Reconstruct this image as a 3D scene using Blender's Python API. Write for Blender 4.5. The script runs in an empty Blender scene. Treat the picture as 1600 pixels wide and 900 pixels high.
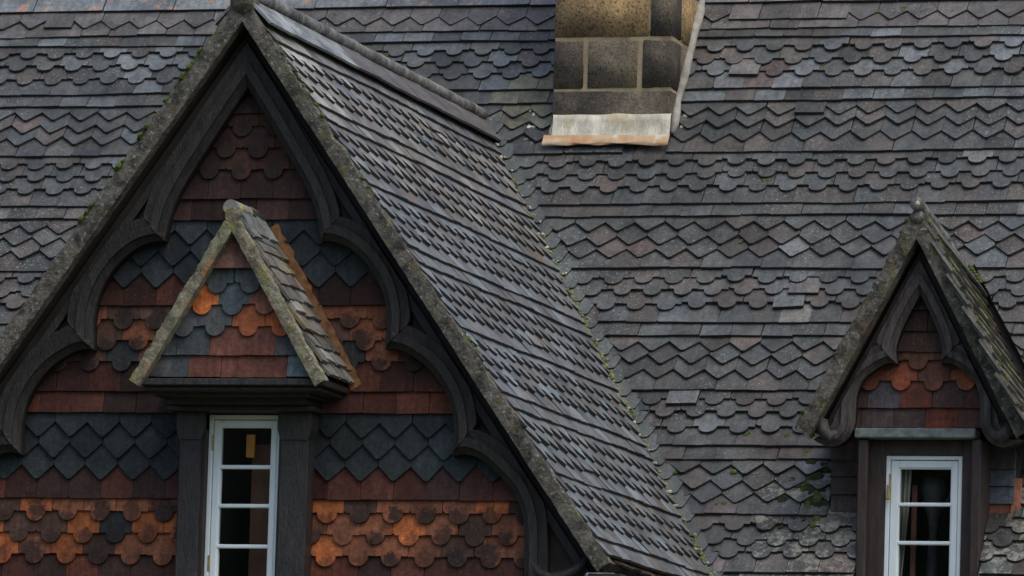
import bpy, bmesh, math, random
import numpy as np
from mathutils import Vector, Matrix, noise
from mathutils.geometry import tessellate_polygon
random.seed(7)
sc = bpy.context.scene
COL = sc.collection
TAU = math.tau

# ------------------------------------------------------------ camera, sky, sun
CAM = Vector((10.4728, -31.7954, 1.6082))
cd = bpy.data.cameras.new("camera")
cd.sensor_width = 36
cd.lens = 10659.18 / 1600 * 36
cd.clip_start, cd.clip_end = 1, 3000
cam = bpy.data.objects.new("camera", cd)
COL.objects.link(cam)
rt = Vector((0.961863, 0.271797, 0.030742)); up = Vector((0.002099, -0.119722, 0.992805)); fw = Vector((-0.273522, 0.954879, 0.115717))
m = Matrix((rt, up, -fw)).transposed().to_4x4(); m.translation = CAM
cam.matrix_world = m
sc.camera = cam

SUN_EL, SUN_AZ = math.radians(58), math.radians(32)      # azimuth measured from +X towards -Y
world = bpy.data.worlds.new("World"); sc.world = world; world.use_nodes = True
nt = world.node_tree
sky = nt.nodes.new("ShaderNodeTexSky"); sky.sky_type = 'NISHITA'; sky.sun_disc = False
sky.sun_elevation = SUN_EL
sky.sun_rotation = math.radians(90) + SUN_AZ
sky.air_density = 1.0; sky.dust_density = 4.0; sky.ozone_density = 1.0
nt.links.new(sky.outputs[0], nt.nodes["Background"].inputs[0])
nt.nodes["Background"].inputs[1].default_value = 0.145
sl = bpy.data.lights.new("sun", 'SUN'); sl.energy = 0.75; sl.angle = math.radians(60); sl.color = (1, 0.98, 0.95)
so = bpy.data.objects.new("sun", sl); COL.objects.link(so)
sd = Vector((math.cos(SUN_AZ) * math.cos(SUN_EL), -math.sin(SUN_AZ) * math.cos(SUN_EL), math.sin(SUN_EL)))
so.rotation_euler = sd.to_track_quat('Z', 'Y').to_euler()
so.location = (0, 0, 30)
sc.view_settings.view_transform = 'Standard'; sc.view_settings.look = 'None'
sc.view_settings.exposure = 0.42; sc.view_settings.gamma = 1

# ------------------------------------------------------------ materials
def new_mat(name):
    mt = bpy.data.materials.new(name); mt.use_nodes = True
    t = mt.node_tree; t.nodes.clear()
    out = t.nodes.new("ShaderNodeOutputMaterial"); b = t.nodes.new("ShaderNodeBsdfPrincipled")
    t.links.new(b.outputs[0], out.inputs[0])
    return mt, t, b
def N(t, kind, **kw):
    n = t.nodes.new(kind)
    for k, v in kw.items():
        if k == 'inp':
            for a, b in v.items():
                if isinstance(b, bpy.types.NodeSocket): t.links.new(b, n.inputs[a])
                else: n.inputs[a].default_value = b
        else: setattr(n, k, v)
    return n
def nz(t, vec, scale, detail=4, rough=0.6, dist=0.0):
    return N(t, "ShaderNodeTexNoise", inp={'Vector': vec, 'Scale': scale, 'Detail': detail, 'Roughness': rough, 'Distortion': dist}).outputs[0]
def rmp(t, fac, a, b, lo=0.0, hi=1.0):
    return N(t, "ShaderNodeMapRange", clamp=True, inp={'Value': fac, 'From Min': a, 'From Max': b, 'To Min': lo, 'To Max': hi}).outputs[0]
def mth(t, op, a, b=0.0):
    n = N(t, "ShaderNodeMath", operation=op, inp={0: a, 1: b}); return n.outputs[0]
def mix(t, f, a, b, bt='MIX'):
    n = t.nodes.new("ShaderNodeMix"); n.data_type = 'RGBA'; n.blend_type = bt
    for i, v in ((0, f), (6, a), (7, b)):
        if isinstance(v, bpy.types.NodeSocket): t.links.new(v, n.inputs[i])
        else: n.inputs[i].default_value = v if i == 0 else (tuple(v) + (1,))[:4]
    return n.outputs[2]
def pos(t, sx=1, sy=1, sz=1):
    g = t.nodes.new("ShaderNodeNewGeometry")
    if (sx, sy, sz) == (1, 1, 1): return g.outputs['Position']
    return N(t, "ShaderNodeMapping", inp={'Vector': g.outputs['Position'], 'Scale': (sx, sy, sz)}).outputs[0]
def bump(t, b, h, strength, dist=0.01):
    n = N(t, "ShaderNodeBump", inp={'Height': h, 'Strength': strength, 'Distance': dist}); t.links.new(n.outputs[0], b.inputs['Normal'])

def tile_mat(name, stuff=False, lichen=0.5, rough=(0.42, 0.7), sooty=False, orange=0.0, spec=.5, streak=(34, 3, 3), lp=(.48, .66), crust=0.0):
    mt, t, b = new_mat(name)
    P = pos(t)
    if stuff:
        base = N(t, "ShaderNodeAttribute", attribute_name="tcol").outputs[0]; rnd = nz(t, P, 3)
    else:
        oi = t.nodes.new("ShaderNodeObjectInfo"); base = oi.outputs['Color']; rnd = oi.outputs['Random']
    n1 = nz(t, P, 7, 5); n2 = nz(t, P, 38, 5, .7); n3 = nz(t, P, 160, 3, .7)
    v = mth(t, 'MULTIPLY', rmp(t, n1, .32, .68, .66, 1.36), rmp(t, n2, .3, .7, .66, 1.36))
    v = mth(t, 'MULTIPLY', v, rmp(t, n3, .25, .75, .7, 1.3))
    v = mth(t, 'MULTIPLY', v, rmp(t, nz(t, pos(t, *streak), 1.0, 4, .7), .32, .68, .78, 1.24))
    vc = N(t, "ShaderNodeCombineColor", inp={0: v, 1: v, 2: v}).outputs[0]
    c = base
    if sooty:
        tc = t.nodes.new("ShaderNodeTexCoord").outputs['Object']
        sp = N(t, "ShaderNodeSeparateXYZ", inp={0: tc}).outputs
        dx = mth(t, 'ADD', sp[0], mth(t, 'MULTIPLY', mth(t, 'SUBTRACT', mth(t, 'FRACT', mth(t, 'MULTIPLY', rnd, 3.7)), .5), .045)); dy = mth(t, 'SUBTRACT', sp[1], mth(t, 'ADD', mth(t, 'MULTIPLY', mth(t, 'FRACT', mth(t, 'MULTIPLY', rnd, 11.3)), .055), -.010))
        r = mth(t, 'SQRT', mth(t, 'ADD', mth(t, 'MULTIPLY', dx, dx), mth(t, 'MULTIPLY', mth(t, 'MULTIPLY', dy, dy), .7)))
        r = mth(t, 'ADD', r, mth(t, 'MULTIPLY', mth(t, 'SUBTRACT', n2, .5), .085))
        r = mth(t, 'MULTIPLY', r, rmp(t, mth(t, 'FRACT', mth(t, 'MULTIPLY', rnd, 5.9)), 0, 1, .62, 1.3))
        k = rmp(t, r, .032, .062, 1, 0)
        amt = rmp(t, mth(t, 'FRACT', mth(t, 'MULTIPLY', rnd, 7.31)), .0, .45, .45, .97)
        dark = mix(t, .12, (.020, .015, .014), base)
        c = mix(t, mth(t, 'MULTIPLY', k, amt), base, dark)
    c = mix(t, 1.0, c, vc, 'MULTIPLY')
    # pale and yellowish lichen specks in patches
    ms = rmp(t, nz(t, P, 2.1, 3), *lp)
    sp1 = rmp(t, nz(t, P, 85, 3, .8), .60, .66)
    li = mth(t, 'MULTIPLY', mth(t, 'MULTIPLY', sp1, ms), lichen)
    c = mix(t, li, c, (.36, .37, .33))
    sp2 = mth(t, 'MULTIPLY', rmp(t, nz(t, P, 23, 4, .7), .66, .74), rmp(t, nz(t, P, 1.3, 2), .55, .68, 0, lichen * .6))
    c = mix(t, sp2, c, (.20, .19, .12))
    if crust:
        c = mix(t, mth(t, 'MULTIPLY', rmp(t, nz(t, P, 17, 6, .75), .50, .60), crust), c, (.27, .28, .235))
    if orange:
        oc = mth(t, 'MULTIPLY', rmp(t, nz(t, P, 11, 6, .75), .55, .63), orange)
        c = mix(t, oc, c, (.42, .22, .12))
        oc = mth(t, 'MULTIPLY', rmp(t, nz(t, P, 30, 4, .75), .64, .68), orange)
        c = mix(t, oc, c, (.5, .5, .46))
    t.links.new(c, b.inputs['Base Color'])
    t.links.new(rmp(t, n1, .3, .7, rough[0], rough[1]), b.inputs['Roughness'])
    b.inputs['Specular IOR Level'].default_value = spec
    h = mth(t, 'ADD', mth(t, 'MULTIPLY', nz(t, P, 28, 5, .65), 1.0), mth(t, 'MULTIPLY', n3, .35))
    bump(t, b, h, .75, .006)
    return mt

def simple(name, c1, c2, scale=12, rough=.8, bmp=.5, bs=60, st=(1, 1, 1), extra=None, dist=.006, contrast=(.35, .65)):
    mt, t, b = new_mat(name); P = pos(t, *st)
    c = mix(t, rmp(t, nz(t, P, scale, 6, .65), *contrast), c1, c2)
    if extra:
        for (col, s2, lo, hi, amt) in extra:
            c = mix(t, mth(t, 'MULTIPLY', rmp(t, nz(t, pos(t), s2, 5, .7), lo, hi), amt), c, col)
    t.links.new(c, b.inputs['Base Color']); b.inputs['Roughness'].default_value = rough
    bump(t, b, nz(t, P, bs, 5, .7), bmp, dist)
    return mt

M = {}
M['slate'] = tile_mat("roof_tile", lichen=1.1, rough=(.34, .6), lp=(.42, .6))
M['lichened'] = tile_mat("lichened_tile", lichen=1.6, rough=(.5, .8), lp=(.25, .45), crust=.8)
M['slate_stuff'] = tile_mat("roof_tile_far", True, lichen=1.1, rough=(.34, .6), lp=(.42, .6))
M['gslate'] = tile_mat("gable_roof_tile", lichen=.45, rough=(.30, .5), streak=(3, 34, 3))
M['gslate_stuff'] = tile_mat("gable_roof_tile_far", True, lichen=.45, rough=(.30, .5), streak=(3, 34, 3))
M['hung'] = tile_mat("hung_tile", lichen=.2, rough=(.6, .85), spec=.2)
M['club'] = tile_mat("hung_club_tile", lichen=.2, rough=(.6, .85), sooty=True, spec=.2)
M['band'] = tile_mat("ridge_slate", lichen=.9, rough=(.4, .6), orange=.75)
M['old'] = tile_mat("mossy_tile", lichen=1.0, rough=(.6, .85), orange=.18)
M['edge'] = simple("damp_shaded_tile_edge", (.014, .014, .014), (.032, .031, .028), 20, .8, .4, 80)  # near-black tile sides: damp algae, plus the shade of the tails painted in
M['wing'] = simple("wing_slate", (.10, .105, .105), (.30, .33, .33), 9, .5, .6, 40, (1, .35, 1), [((.38, .36, .30), 22, .62, .7, .6), ((.06, .05, .045), 6, .5, .62, .8)])
M['mortar'] = simple("verge_mortar", (.042, .038, .031), (.175, .165, .135), 15, .95, 1.0, 45, (1, 1, 1), [((.33, .33, .30), 46, .56, .63, .75), ((.022, .021, .018), 9, .52, .62, .85), ((.12, .125, .035), 10, .57, .64, .7), ((.13, .075, .035), 5, .60, .68, .6)], .02)
M['mortar_hood'] = simple("hood_mortar", (.10, .095, .07), (.32, .30, .20), 22, .95, 1.0, 80, (1, 1, 1), [((.45, .45, .38), 40, .60, .66, .7), ((.36, .15, .07), 8, .60, .66, .8), ((.035, .035, .028), 7, .54, .66, .7), ((.24, .23, .04), 15, .58, .66, .8)], .012)
M['wood'] = simple("tarred_wood", (.008, .0072, .007), (.030, .028, .0275), 7, .5, 1.0, 22, (6, 6, 1.2), [((.075, .077, .08), 70, .60, .68, .6), ((.006, .005, .005), 9, .55, .68, .7)], .009)
M['wood_brown'] = simple("dark_brown_wood", (.018, .012, .010), (.045, .030, .026), 6, .6, .7, 18, (6, 6, 1), None, .004)
M['wood_grey'] = simple("weathered_wood", (.024, .020, .020), (.085, .075, .077), 5, .7, 1.0, 14, (7, 7, 1.3), [((.02, .017, .016), 9, .55, .68, .7)], .008)
M['soffit'] = simple("soffit_wood", (.014, .010, .008), (.035, .027, .023), 6, .8, .5, 20, (1, 5, 1))
M['white'] = simple("white_paint", (.70, .79, .81), (.78, .86, .88), 7, .38, .12, 90, (1, 1, 1), [((.35, .36, .34), 9, .66, .76, .5)], .002)
M['dark'] = simple("underlay", (.010, .009, .009), (.02, .018, .016), 6, .95, .1)
M['lead'] = simple("lead_flashing", (.06, .075, .075), (.17, .20, .195), 18, .55, .4, 30, (1, 1, 1), [((.33, .36, .35), 30, .6, .7, .7)])
M['limewash'] = simple("white_mortar", (.34, .33, .25), (.70, .68, .56), 5, .9, .9, 30, (2.5, 2.5, 1), [((.46, .36, .18), 6, .52, .66, .7), ((.2, .2, .17), 20, .62, .7, .5)])
M['apron'] = simple("stained_apron", (.40, .19, .07), (.54, .47, .33), 5, .85, .5, 30, (1, 1, 1), [((.6, .6, .52), 12, .58, .68, .7)])
M['fillet'] = simple("grey_fillet", (.17, .165, .14), (.36, .35, .31), 9, .9, .7, 30)
M['joint'] = simple("tan_mortar_joint", (.20, .16, .09), (.38, .31, .19), 9, .95, .7, 60, (1, 1, 1), [((.09, .08, .06), 7, .56, .7, .6)])
M['ridge'] = simple("ridge_roll", (.085, .085, .078), (.24, .245, .23), 16, .85, .9, 60, (1, 1, 1), [((.04, .042, .035), 7, .5, .62, .7), ((.45, .45, .41), 50, .62, .7, .7)], .008)
M['moss'] = simple("moss", (.03, .055, .008), (.10, .15, .02), 30, .95, 1.0, 120, dist=.01)
M['dryalgae'] = simple("valley_moss", (.09, .11, .03), (.25, .27, .10), 20, .95, .8, 90, (1, 1, 1), [((.5, .5, .42), 14, .6, .68, .8)], .01)
M['ochre'] = simple("ochre_mortar", (.11, .048, .018), (.27, .135, .050), 22, .95, .7, 60)
M['brass'] = simple("brass", (.35, .25, .08), (.55, .4, .15), 20, .4, .2)
M['brass'].node_tree.nodes['Principled BSDF'].inputs['Metallic'].default_value = .8
M['board'] = simple("orange_glow_wood", (.85, .30, .04), (.98, .42, .07), 5, .5, .2, 20, (6, 6, 1))  # saturated orange imitates warm light on the strip
M['redwood'] = simple("red_brown_wood", (.13, .048, .024), (.20, .075, .038), 5, .6, .2, 20, (6, 6, 1))
M['curtain'] = simple("curtain_cloth", (.30, .28, .23), (.42, .40, .34), 6, .9, .2)
M['tree_reflection_shape'] = simple("dark_reflection_shape", (.02, .023, .026), (.06, .065, .07), 14, .6, .4)
M['room'] = simple("room_lining", (.02, .019, .018), (.04, .036, .032), 3, .9, .1)
M['house'] = simple("rendered_wall", (.20, .19, .17), (.30, .28, .25), 2, .9, .4)
M['ground'] = simple("ground", (.05, .07, .025), (.10, .10, .05), .6, .95, .6, 8, dist=.05)

M['wing_dark'] = simple('wing_slate_dark', (.055, .050, .052), (.13, .125, .125), 9, .6, .6, 40, (1, .35, 1), [((.26, .26, .24), 22, .62, .7, .5)])
M['darkmoss'] = simple('dark_moss', (.008, .014, .004), (.03, .05, .01), 30, .95, 1.0, 120, dist=.01)
M['foliage'] = simple('far_foliage', (.035, .05, .03), (.09, .11, .07), .5, .9, .2)
def stone_mat(name, c1, c2, dk, pit, seed):
    mt, t, b = new_mat(name); P = N(t, "ShaderNodeMapping", inp={'Vector': pos(t), 'Location': (seed, seed * .7, 0)}).outputs[0]
    c = mix(t, rmp(t, nz(t, P, 7, 6, .7), .35, .65), c1, c2)
    c = mix(t, mth(t, 'MULTIPLY', rmp(t, nz(t, P, 3.0, 4, .6), .42, .60), dk), c, (.022, .020, .017))
    pits = rmp(t, nz(t, P, 75, 4, .75), .50, .40)
    c = mix(t, mth(t, 'MULTIPLY', pits, pit), c, (.015, .013, .01))
    c = mix(t, mth(t, 'MULTIPLY', rmp(t, nz(t, P, 110, 3, .7), .63, .68), .5), c, (.42, .40, .33))
    t.links.new(c, b.inputs['Base Color']); b.inputs['Roughness'].default_value = .95
    bump(t, b, nz(t, P, 70, 5, .75), 1.0, .015)
    return mt
M['stone_ochre'] = stone_mat("ochre_sandstone", (.32, .21, .09), (.56, .39, .19), .35, .75, 0)
M['stone_dark'] = stone_mat("sooty_sandstone", (.085, .072, .055), (.19, .16, .115), .75, .6, 3.3)
M['stone_grey'] = stone_mat("grey_sandstone", (.15, .13, .095), (.30, .245, .16), .35, .65, 8.1)

mt, t, b = new_mat("window_glass")
t.nodes.remove(b)
gl = N(t, "ShaderNodeBsdfGlossy", inp={'Roughness': .09, 'Color': (1, 1, 1, 1)}); tr = N(t, "ShaderNodeBsdfTransparent", inp={'Color': (.86, .9, .9, 1)})
fr = N(t, "ShaderNodeFresnel", inp={'IOR': 1.5}); mx = N(t, "ShaderNodeMixShader", inp={0: fr.outputs[0], 1: tr.outputs[0], 2: gl.outputs[0]})
bp = N(t, "ShaderNodeBump", inp={'Height': nz(t, pos(t), 5, 2), 'Strength': .04, 'Distance': .01}); t.links.new(bp.outputs[0], gl.inputs['Normal'])
t.links.new(mx.outputs[0], t.nodes['Material Output'].inputs[0])
M['glass'] = mt

# ------------------------------------------------------------ object helpers
def link(name, me, mat=None, parent=None):
    o = bpy.data.objects.new(name, me); COL.objects.link(o)
    if mat is not None and not me.materials: me.materials.append(mat)
    if parent is not None: o.parent = parent
    return o
def thing(name, label, cat, loc=(0, 0, 0), kind=None):
    o = bpy.data.objects.new(name, None); COL.objects.link(o); o.empty_display_size = .2
    o['label'] = label; o['category'] = cat
    if kind: o['kind'] = kind
    return o
def part(name, parent):
    o = bpy.data.objects.new(name, None); COL.objects.link(o); o.parent = parent; o.empty_display_size = .1; return o
def mesh_from(name, vs, fs, smooth=False):
    me = bpy.data.meshes.new(name); me.from_pydata([tuple(v) for v in vs], [], fs)
    bm = bmesh.new(); bm.from_mesh(me); bmesh.ops.recalc_face_normals(bm, faces=bm.faces); bm.to_mesh(me); bm.free()
    if smooth: me.shade_smooth()
    return me
class MB:
    def __init__(s): s.v = []; s.f = []
    def add(s, vs, fs):
        o = len(s.v); s.v += [tuple(v) for v in vs]; s.f += [tuple(i + o for i in f) for f in fs]; return s
    def box(s, x0, x1, y0, y1, z0, z1, bev=0.0, mat=None):
        bm = bmesh.new(); bmesh.ops.create_cube(bm, size=1)
        for v in bm.verts: v.co = Vector(((x0 + x1) / 2 + v.co.x * (x1 - x0), (y0 + y1) / 2 + v.co.y * (y1 - y0), (z0 + z1) / 2 + v.co.z * (z1 - z0)))
        if bev: bmesh.ops.bevel(bm, geom=bm.edges[:], offset=bev, segments=1, affect='EDGES')
        if mat is not None: bmesh.ops.transform(bm, matrix=mat, verts=bm.verts)
        bm.verts.index_update(); s.add([v.co.copy() for v in bm.verts], [[v.index for v in f.verts] for f in bm.faces]); bm.free(); return s
    def prism(s, poly, fn, d0, d1):
        """extrude a 2-D polygon between depths d0, d1; fn(a, b, d) -> world"""
        n = len(poly)
        vs = [fn(a, b_, d0) for a, b_ in poly] + [fn(a, b_, d1) for a, b_ in poly]
        tri = tessellate_polygon([[Vector((a, b_, 0)) for a, b_ in poly]])
        fs = [tuple(x) for x in tri] + [tuple(i + n for i in x[::-1]) for x in tri] + [(i, (i + 1) % n, (i + 1) % n + n, i + n) for i in range(n)]
        return s.add(vs, fs)
    def tube(s, pts, rad, seg=10, jit=0.0, caps=True):
        rings = []; o = len(s.v); n = len(pts)
        for i, p in enumerate(pts):
            p = Vector(p); d = (Vector(pts[min(i + 1, n - 1)]) - Vector(pts[max(i - 1, 0)])).normalized()
            a = d.orthogonal().normalized() if abs(d.z) > .95 else d.cross(Vector((0, 0, 1))).normalized(); b_ = d.cross(a)
            r = rad[i] if isinstance(rad, (list, tuple)) else rad
            for j in range(seg):
                q = p + (a * math.cos(TAU * j / seg) + b_ * math.sin(TAU * j / seg)) * r * (1 + random.uniform(-jit, jit)); s.v.append(tuple(q))
        for i in range(n - 1):
            for j in range(seg):
                s.f.append((o + i * seg + j, o + i * seg + (j + 1) % seg, o + (i + 1) * seg + (j + 1) % seg, o + (i + 1) * seg + j))
        if caps: s.f.append(tuple(o + j for j in range(seg))); s.f.append(tuple(o + (n - 1) * seg + j for j in range(seg))[::-1])
        return s
    def build(s, name, mat, parent=None, smooth=False):
        return link(name, mesh_from(name, s.v, s.f, smooth), mat, parent)

# ------------------------------------------------------------ tiles
W = 0.168; G_MAIN = 0.09855; G_GAB = 0.09627; G_WALL = 0.10635; TH = 0.0145
def outline(kind, w, L):
    """bottom outline first (left to right), local x along the row, local y up the slope"""
    hw = w / 2 - .0012; j = lambda a: random.uniform(-a, a)
    if kind == 'r': b = [(-hw, j(.0015)), (-hw * .3, j(.001)), (hw * .35, j(.001)), (hw, j(.0015))]
    elif kind == 'p': b = [(-hw, .061 + j(.003)), (-hw * .1, -.0125 + j(.002)), (hw * .1, -.0125 + j(.002)), (hw, .061 + j(.003))]
    elif kind == 'c':
        r = .0485 + j(.002); y0 = .043 + j(.002); b = [(-hw, y0 + j(.001)), (-r - .001, y0), (-r, y0 - .006)]
        for i in range(1, 8):
            a = math.pi * i / 8; b.append((-r * math.cos(a), y0 - .006 - (r - .003) * math.sin(a)))
        b += [(r, y0 - .006), (r + .001, y0), (hw, y0 + j(.001))]
    if random.random() < .22:                                     # a chipped corner
        c = random.uniform(.006, .016); e = random.uniform(.004, .012)
        if random.random() < .5: b = [(b[0][0], b[0][1] + e), (b[0][0] + c * .6, b[0][1] + e * .5), (b[0][0] + c, b[0][1])] + b[1:]
        else: b = b[:-1] + [(b[-1][0] - c, b[-1][1]), (b[-1][0] - c * .4, b[-1][1] + e * .4), (b[-1][0], b[-1][1] + e)]
    return b + [(hw, L), (-hw, L)]
def tile_mesh(name, ol, th=TH):
    n = len(ol); vs = [(x, y, 0) for x, y in ol] + [(x, y, th) for x, y in ol]
    tri = [tuple(x) for x in tessellate_polygon([[Vector((x, y, 0)) for x, y in ol]])]
    fs = [tuple(i + n for i in x) for x in tri] + [tuple(x[::-1]) for x in tri] + [(i, (i + 1) % n, (i + 1) % n + n, i + n) for i in range(n)]
    me = mesh_from(name, vs, fs)
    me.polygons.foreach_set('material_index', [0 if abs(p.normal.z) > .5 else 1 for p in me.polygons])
    return me
def clip(poly, a, b_, c):
    out = []; n = len(poly)
    for i in range(n):
        p, q = poly[i], poly[(i + 1) % n]; dp = a * p[0] + b_ * p[1] - c; dq = a * q[0] + b_ * q[1] - c
        if dp <= 0: out.append(p)
        if (dp < 0 < dq) or (dq < 0 < dp):
            t_ = dp / (dp - dq); out.append((p[0] + (q[0] - p[0]) * t_, p[1] + (q[1] - p[1]) * t_))
    return out
def area(p): return abs(sum(p[i][0] * p[(i + 1) % len(p)][1] - p[(i + 1) % len(p)][0] * p[i][1] for i in range(len(p)))) / 2
_var = {}
def variant(kind, w, L):
    key = (kind, round(w, 4), round(L, 3))
    if key not in _var: _var[key] = [(lambda ol: (ol, tile_mesh("tile_" + kind, ol)))(outline(kind, w, L)) for _ in range(12)]
    return random.choice(_var[key])
class Course:
    """a tiled plane: origin O, u along the rows, up = direction up the slope, n outward"""
    def __init__(s, O, u, upv, g, L=.2, lift=0.0):
        s.O = Vector(O); s.u = Vector(u).normalized(); s.up = Vector(upv).normalized(); s.n = s.u.cross(s.up).normalized(); s.g = g; s.L = L; s.lift = lift
        s.k = (TH + .0012) / g; s.items = []
    def pt(s, u, d, h=0): return s.O + s.u * u - s.up * d + s.n * h
    def tile(s, kind, u, d, col, w=W, planes=(), jit=1.0, mat='slate', extra=0.0, yaw=None, L=None, tcut=None):
        L = L or s.L
        ol, me = variant(kind, w, L)
        yw = random.gauss(0, .012) * jit if yaw is None else yaw
        u += random.gauss(0, .0012) * jit; d += random.gauss(0, .0023) * jit
        phi = math.atan(s.k) + random.gauss(0, .010) * jit; h0 = s.k * L + s.lift + abs(random.gauss(0, .0015)) * jit + extra
        roll = random.gauss(0, .010) * jit
        # clip in plane coordinates
        cs, sn = math.cos(yw), math.sin(yw)
        pl = [(u + x * cs - y * sn, d - (x * sn + y * cs)) for x, y in ol]
        cut = False
        for a, b_, c in planes:
            if max(a * x + b_ * y for x, y in pl) > c + 1e-6:
                cut = True; pl = clip(pl, a, b_, c)
                if len(pl) < 3: return None
        if cut:
            if area(pl) < .0012: return None
            q = []
            for x, y in pl:
                lx, ly = (x - u) * cs - (y - d) * sn, -(x - u) * sn - (y - d) * cs
                if not q or (abs(q[-1][0] - lx) + abs(q[-1][1] - ly)) > 1e-4: q.append((lx, ly))
            if len(q) < 3: return None
            me = tile_mesh("tile_cut", q)
        R = Matrix((s.u, s.up, s.n)).transposed().to_4x4()
        mw = Matrix.Translation(s.pt(u, d, h0)) @ R @ Matrix.Rotation(yw, 4, 'Z') @ Matrix.Rotation(-phi, 4, 'X') @ Matrix.Rotation(roll, 4, 'Y')
        s.items.append((me, mw, col, mat)); return s.items[-1]
    def flush(s, parent, mats, name='tile', limit=300, key=None, stuffmat=None):
        it = s.items
        if len(it) > limit:
            it = sorted(it, key=key or (lambda i: (i[1].translation - CAM).length))
        for me, mw, col, mt_ in it[:limit]:
            k_ = me.name + '|' + mt_
            if k_ not in _alt:
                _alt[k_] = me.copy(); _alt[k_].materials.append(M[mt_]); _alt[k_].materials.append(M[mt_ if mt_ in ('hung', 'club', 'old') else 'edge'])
            use = _alt[k_]
            o = bpy.data.objects.new(name, use); COL.objects.link(o); o.parent = parent; o.matrix_world = mw; o.color = (*col, 1)
        rest = it[limit:]
        if rest:
            V = []; F = []; Cc = []; MI = []
            for me, mw, col, mt_ in rest:
                o0 = len(V); V += [tuple(mw @ v.co) for v in me.vertices]; Cc += [col] * len(me.vertices)
                F += [tuple(i + o0 for i in p.vertices) for p in me.polygons]; MI += [p.material_index for p in me.polygons]
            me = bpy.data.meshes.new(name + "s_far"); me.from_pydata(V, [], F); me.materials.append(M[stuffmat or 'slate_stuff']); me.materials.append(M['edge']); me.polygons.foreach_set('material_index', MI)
            at = me.attributes.new("tcol", 'FLOAT_COLOR', 'POINT'); at.data.foreach_set("color", [x for c in Cc for x in (*c, 1)])
            o = link('far_tiles', me, M[stuffmat or 'slate_stuff'], parent); o['kind'] = 'stuff'
        s.items = []
_alt = {}
PATTERN = 'rrpppr' + 'ccc'
def kind_of(k): return PATTERN[k % 9]
def vary(c, a=.12):
    f = random.gauss(1, a); w_ = random.gauss(0, .012); return (max(.004, c[0] * f * (1 + w_)), max(.004, c[1] * f), max(.004, c[2] * f * (1 - w_)))
def slate_col():
    r = random.random()
    if r < .46: c = (.052, .0555, .0530)
    elif r < .68: c = (.062, .056, .050)
    elif r < .92: c = (.053, .0605, .0605)
    elif r < .945: c = (.074, .057, .051)
    elif r < .985: c = (.080, .092, .096)
    else: c = (.105, .107, .10)
    return vary(c, .17)

# roof geometry, metres -----------------------------------------------------
SM = 0.925555; YR, ZR = 4.4576, 7.3616                    # main slope: pitch, top reference line
TH_G = 0.959309; ZA = 6.8644; VERGE = -0.2127             # gable: pitch, ridge height, verge plane
TANV = 1.786; S_V = 0.622                                 # valley line on the main slope: s = S_V + TANV*|x|
DX = 2.943                                                # dormer axis
MAIN_UP = (0, math.cos(SM), math.sin(SM))
def main_pt(x, s, h=0): return Vector((x, YR - s * math.cos(SM) - h * math.sin(SM), ZR - s * math.sin(SM) + h * math.cos(SM)))
def main_y(z): return YR - (ZR - z) / math.tan(SM)

# =================================================================== GROUND
me = mesh_from("ground", [(-400, -600, 0), (400, -600, 0), (400, 600, 0), (-400, 600, 0)], [(0, 1, 2, 3)])
g = link("ground", me, M['ground']); g['kind'] = 'structure'; g['label'] = 'rough grassy ground the house stands on'; g['category'] = 'ground'

# =================================================================== MAIN ROOF
roof = thing("main_roof", "long steep dark roof behind the gable, in alternating bands of pointed, plain and rounded tiles", "roof", kind='structure')
mb = MB()
def slab(x0, x1, s0, s1):
    mb.prism([(x0, s0), (x1, s0), (x1, s1), (x0, s1)], lambda a, b_, d: main_pt(a, b_, d), -.01, -.06)
slab(-3.55, 2.40, -.72, 4.2); slab(2.40, 3.47, -.72, 2.95); slab(3.47, 4.42, -.72, 4.2)
mb.build("roof_boarding", M['dark'], roof)
mb = MB(); ry, rz = main_pt(0, -.74).y, main_pt(0, -.74).z
mb.prism([(-3.55, 0), (4.42, 0), (4.42, 4.4), (-3.55, 4.4)], lambda a, b_, d: Vector((a, ry + b_ * math.cos(SM) + d, rz - b_ * math.sin(SM))), 0, .06)
mb.build("rear_slope", M['slate_stuff'], roof)

C = Course(main_pt(0, 0), (1, 0, 0), MAIN_UP, G_MAIN)
def main_planes(u, d):
    """what cuts a tile at (u, d): valley of the gable, chimney, dormer"""
    P = []
    if u >= 0: P.append((-TANV, 1, S_V + .03))
    else: P.append((TANV, 1, S_V + .03))
    if d < .84 and d > -.9:
        if .30 < u < .76: P.append((1, 0, .428))
        elif .76 <= u < 1.24: P.append((-1, 0, -1.10))
        if .428 + W / 2 < u < 1.10 - W / 2: return None
    if 1.6 < d and abs(u - DX) < .9:
        sgn = 1 if u > DX else -1
        if d < 2.98: P.append((-sgn * 1.93, 1, 1.75 - sgn * 1.93 * DX))
        elif d < 3.52: P.append((-1, 0, -3.41) if sgn > 0 else (1, 0, 2.425))
        else: P.append((-1, 0, -3.275) if sgn > 0 else (1, 0, 2.63))
    return P
PH = {1: .146, 7: .103, 19: .062, 24: .108, 10: .158, 2: .02, 11: .1, 12: .15, 20: .03, 21: .05, 25: .1}
special = {}                                                   # (row, column centre) -> (kind, colour, yaw, lift)
def sp_(k, x, kind, col, yaw=None, ex=0.0): special.setdefault(k, []).append((x, kind, col, yaw, ex))
sp_(-2, 1.43, 'r', (.085, .09, .095)); sp_(-2, 1.60, 'r', (.10, .105, .11), .01); sp_(-2, 1.76, 'r', (.11, .095, .08)); sp_(-2, 1.90, 'r', (.22, .25, .265), -.02, .002)
sp_(3, 1.43, 'r', (.125, .122, .115), -.03, .008); sp_(4, 1.66, 'r', (.12, .13, .14), .02, .003); sp_(4, 1.33, 'r', (.11, .118, .12), .02, .002)
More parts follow.
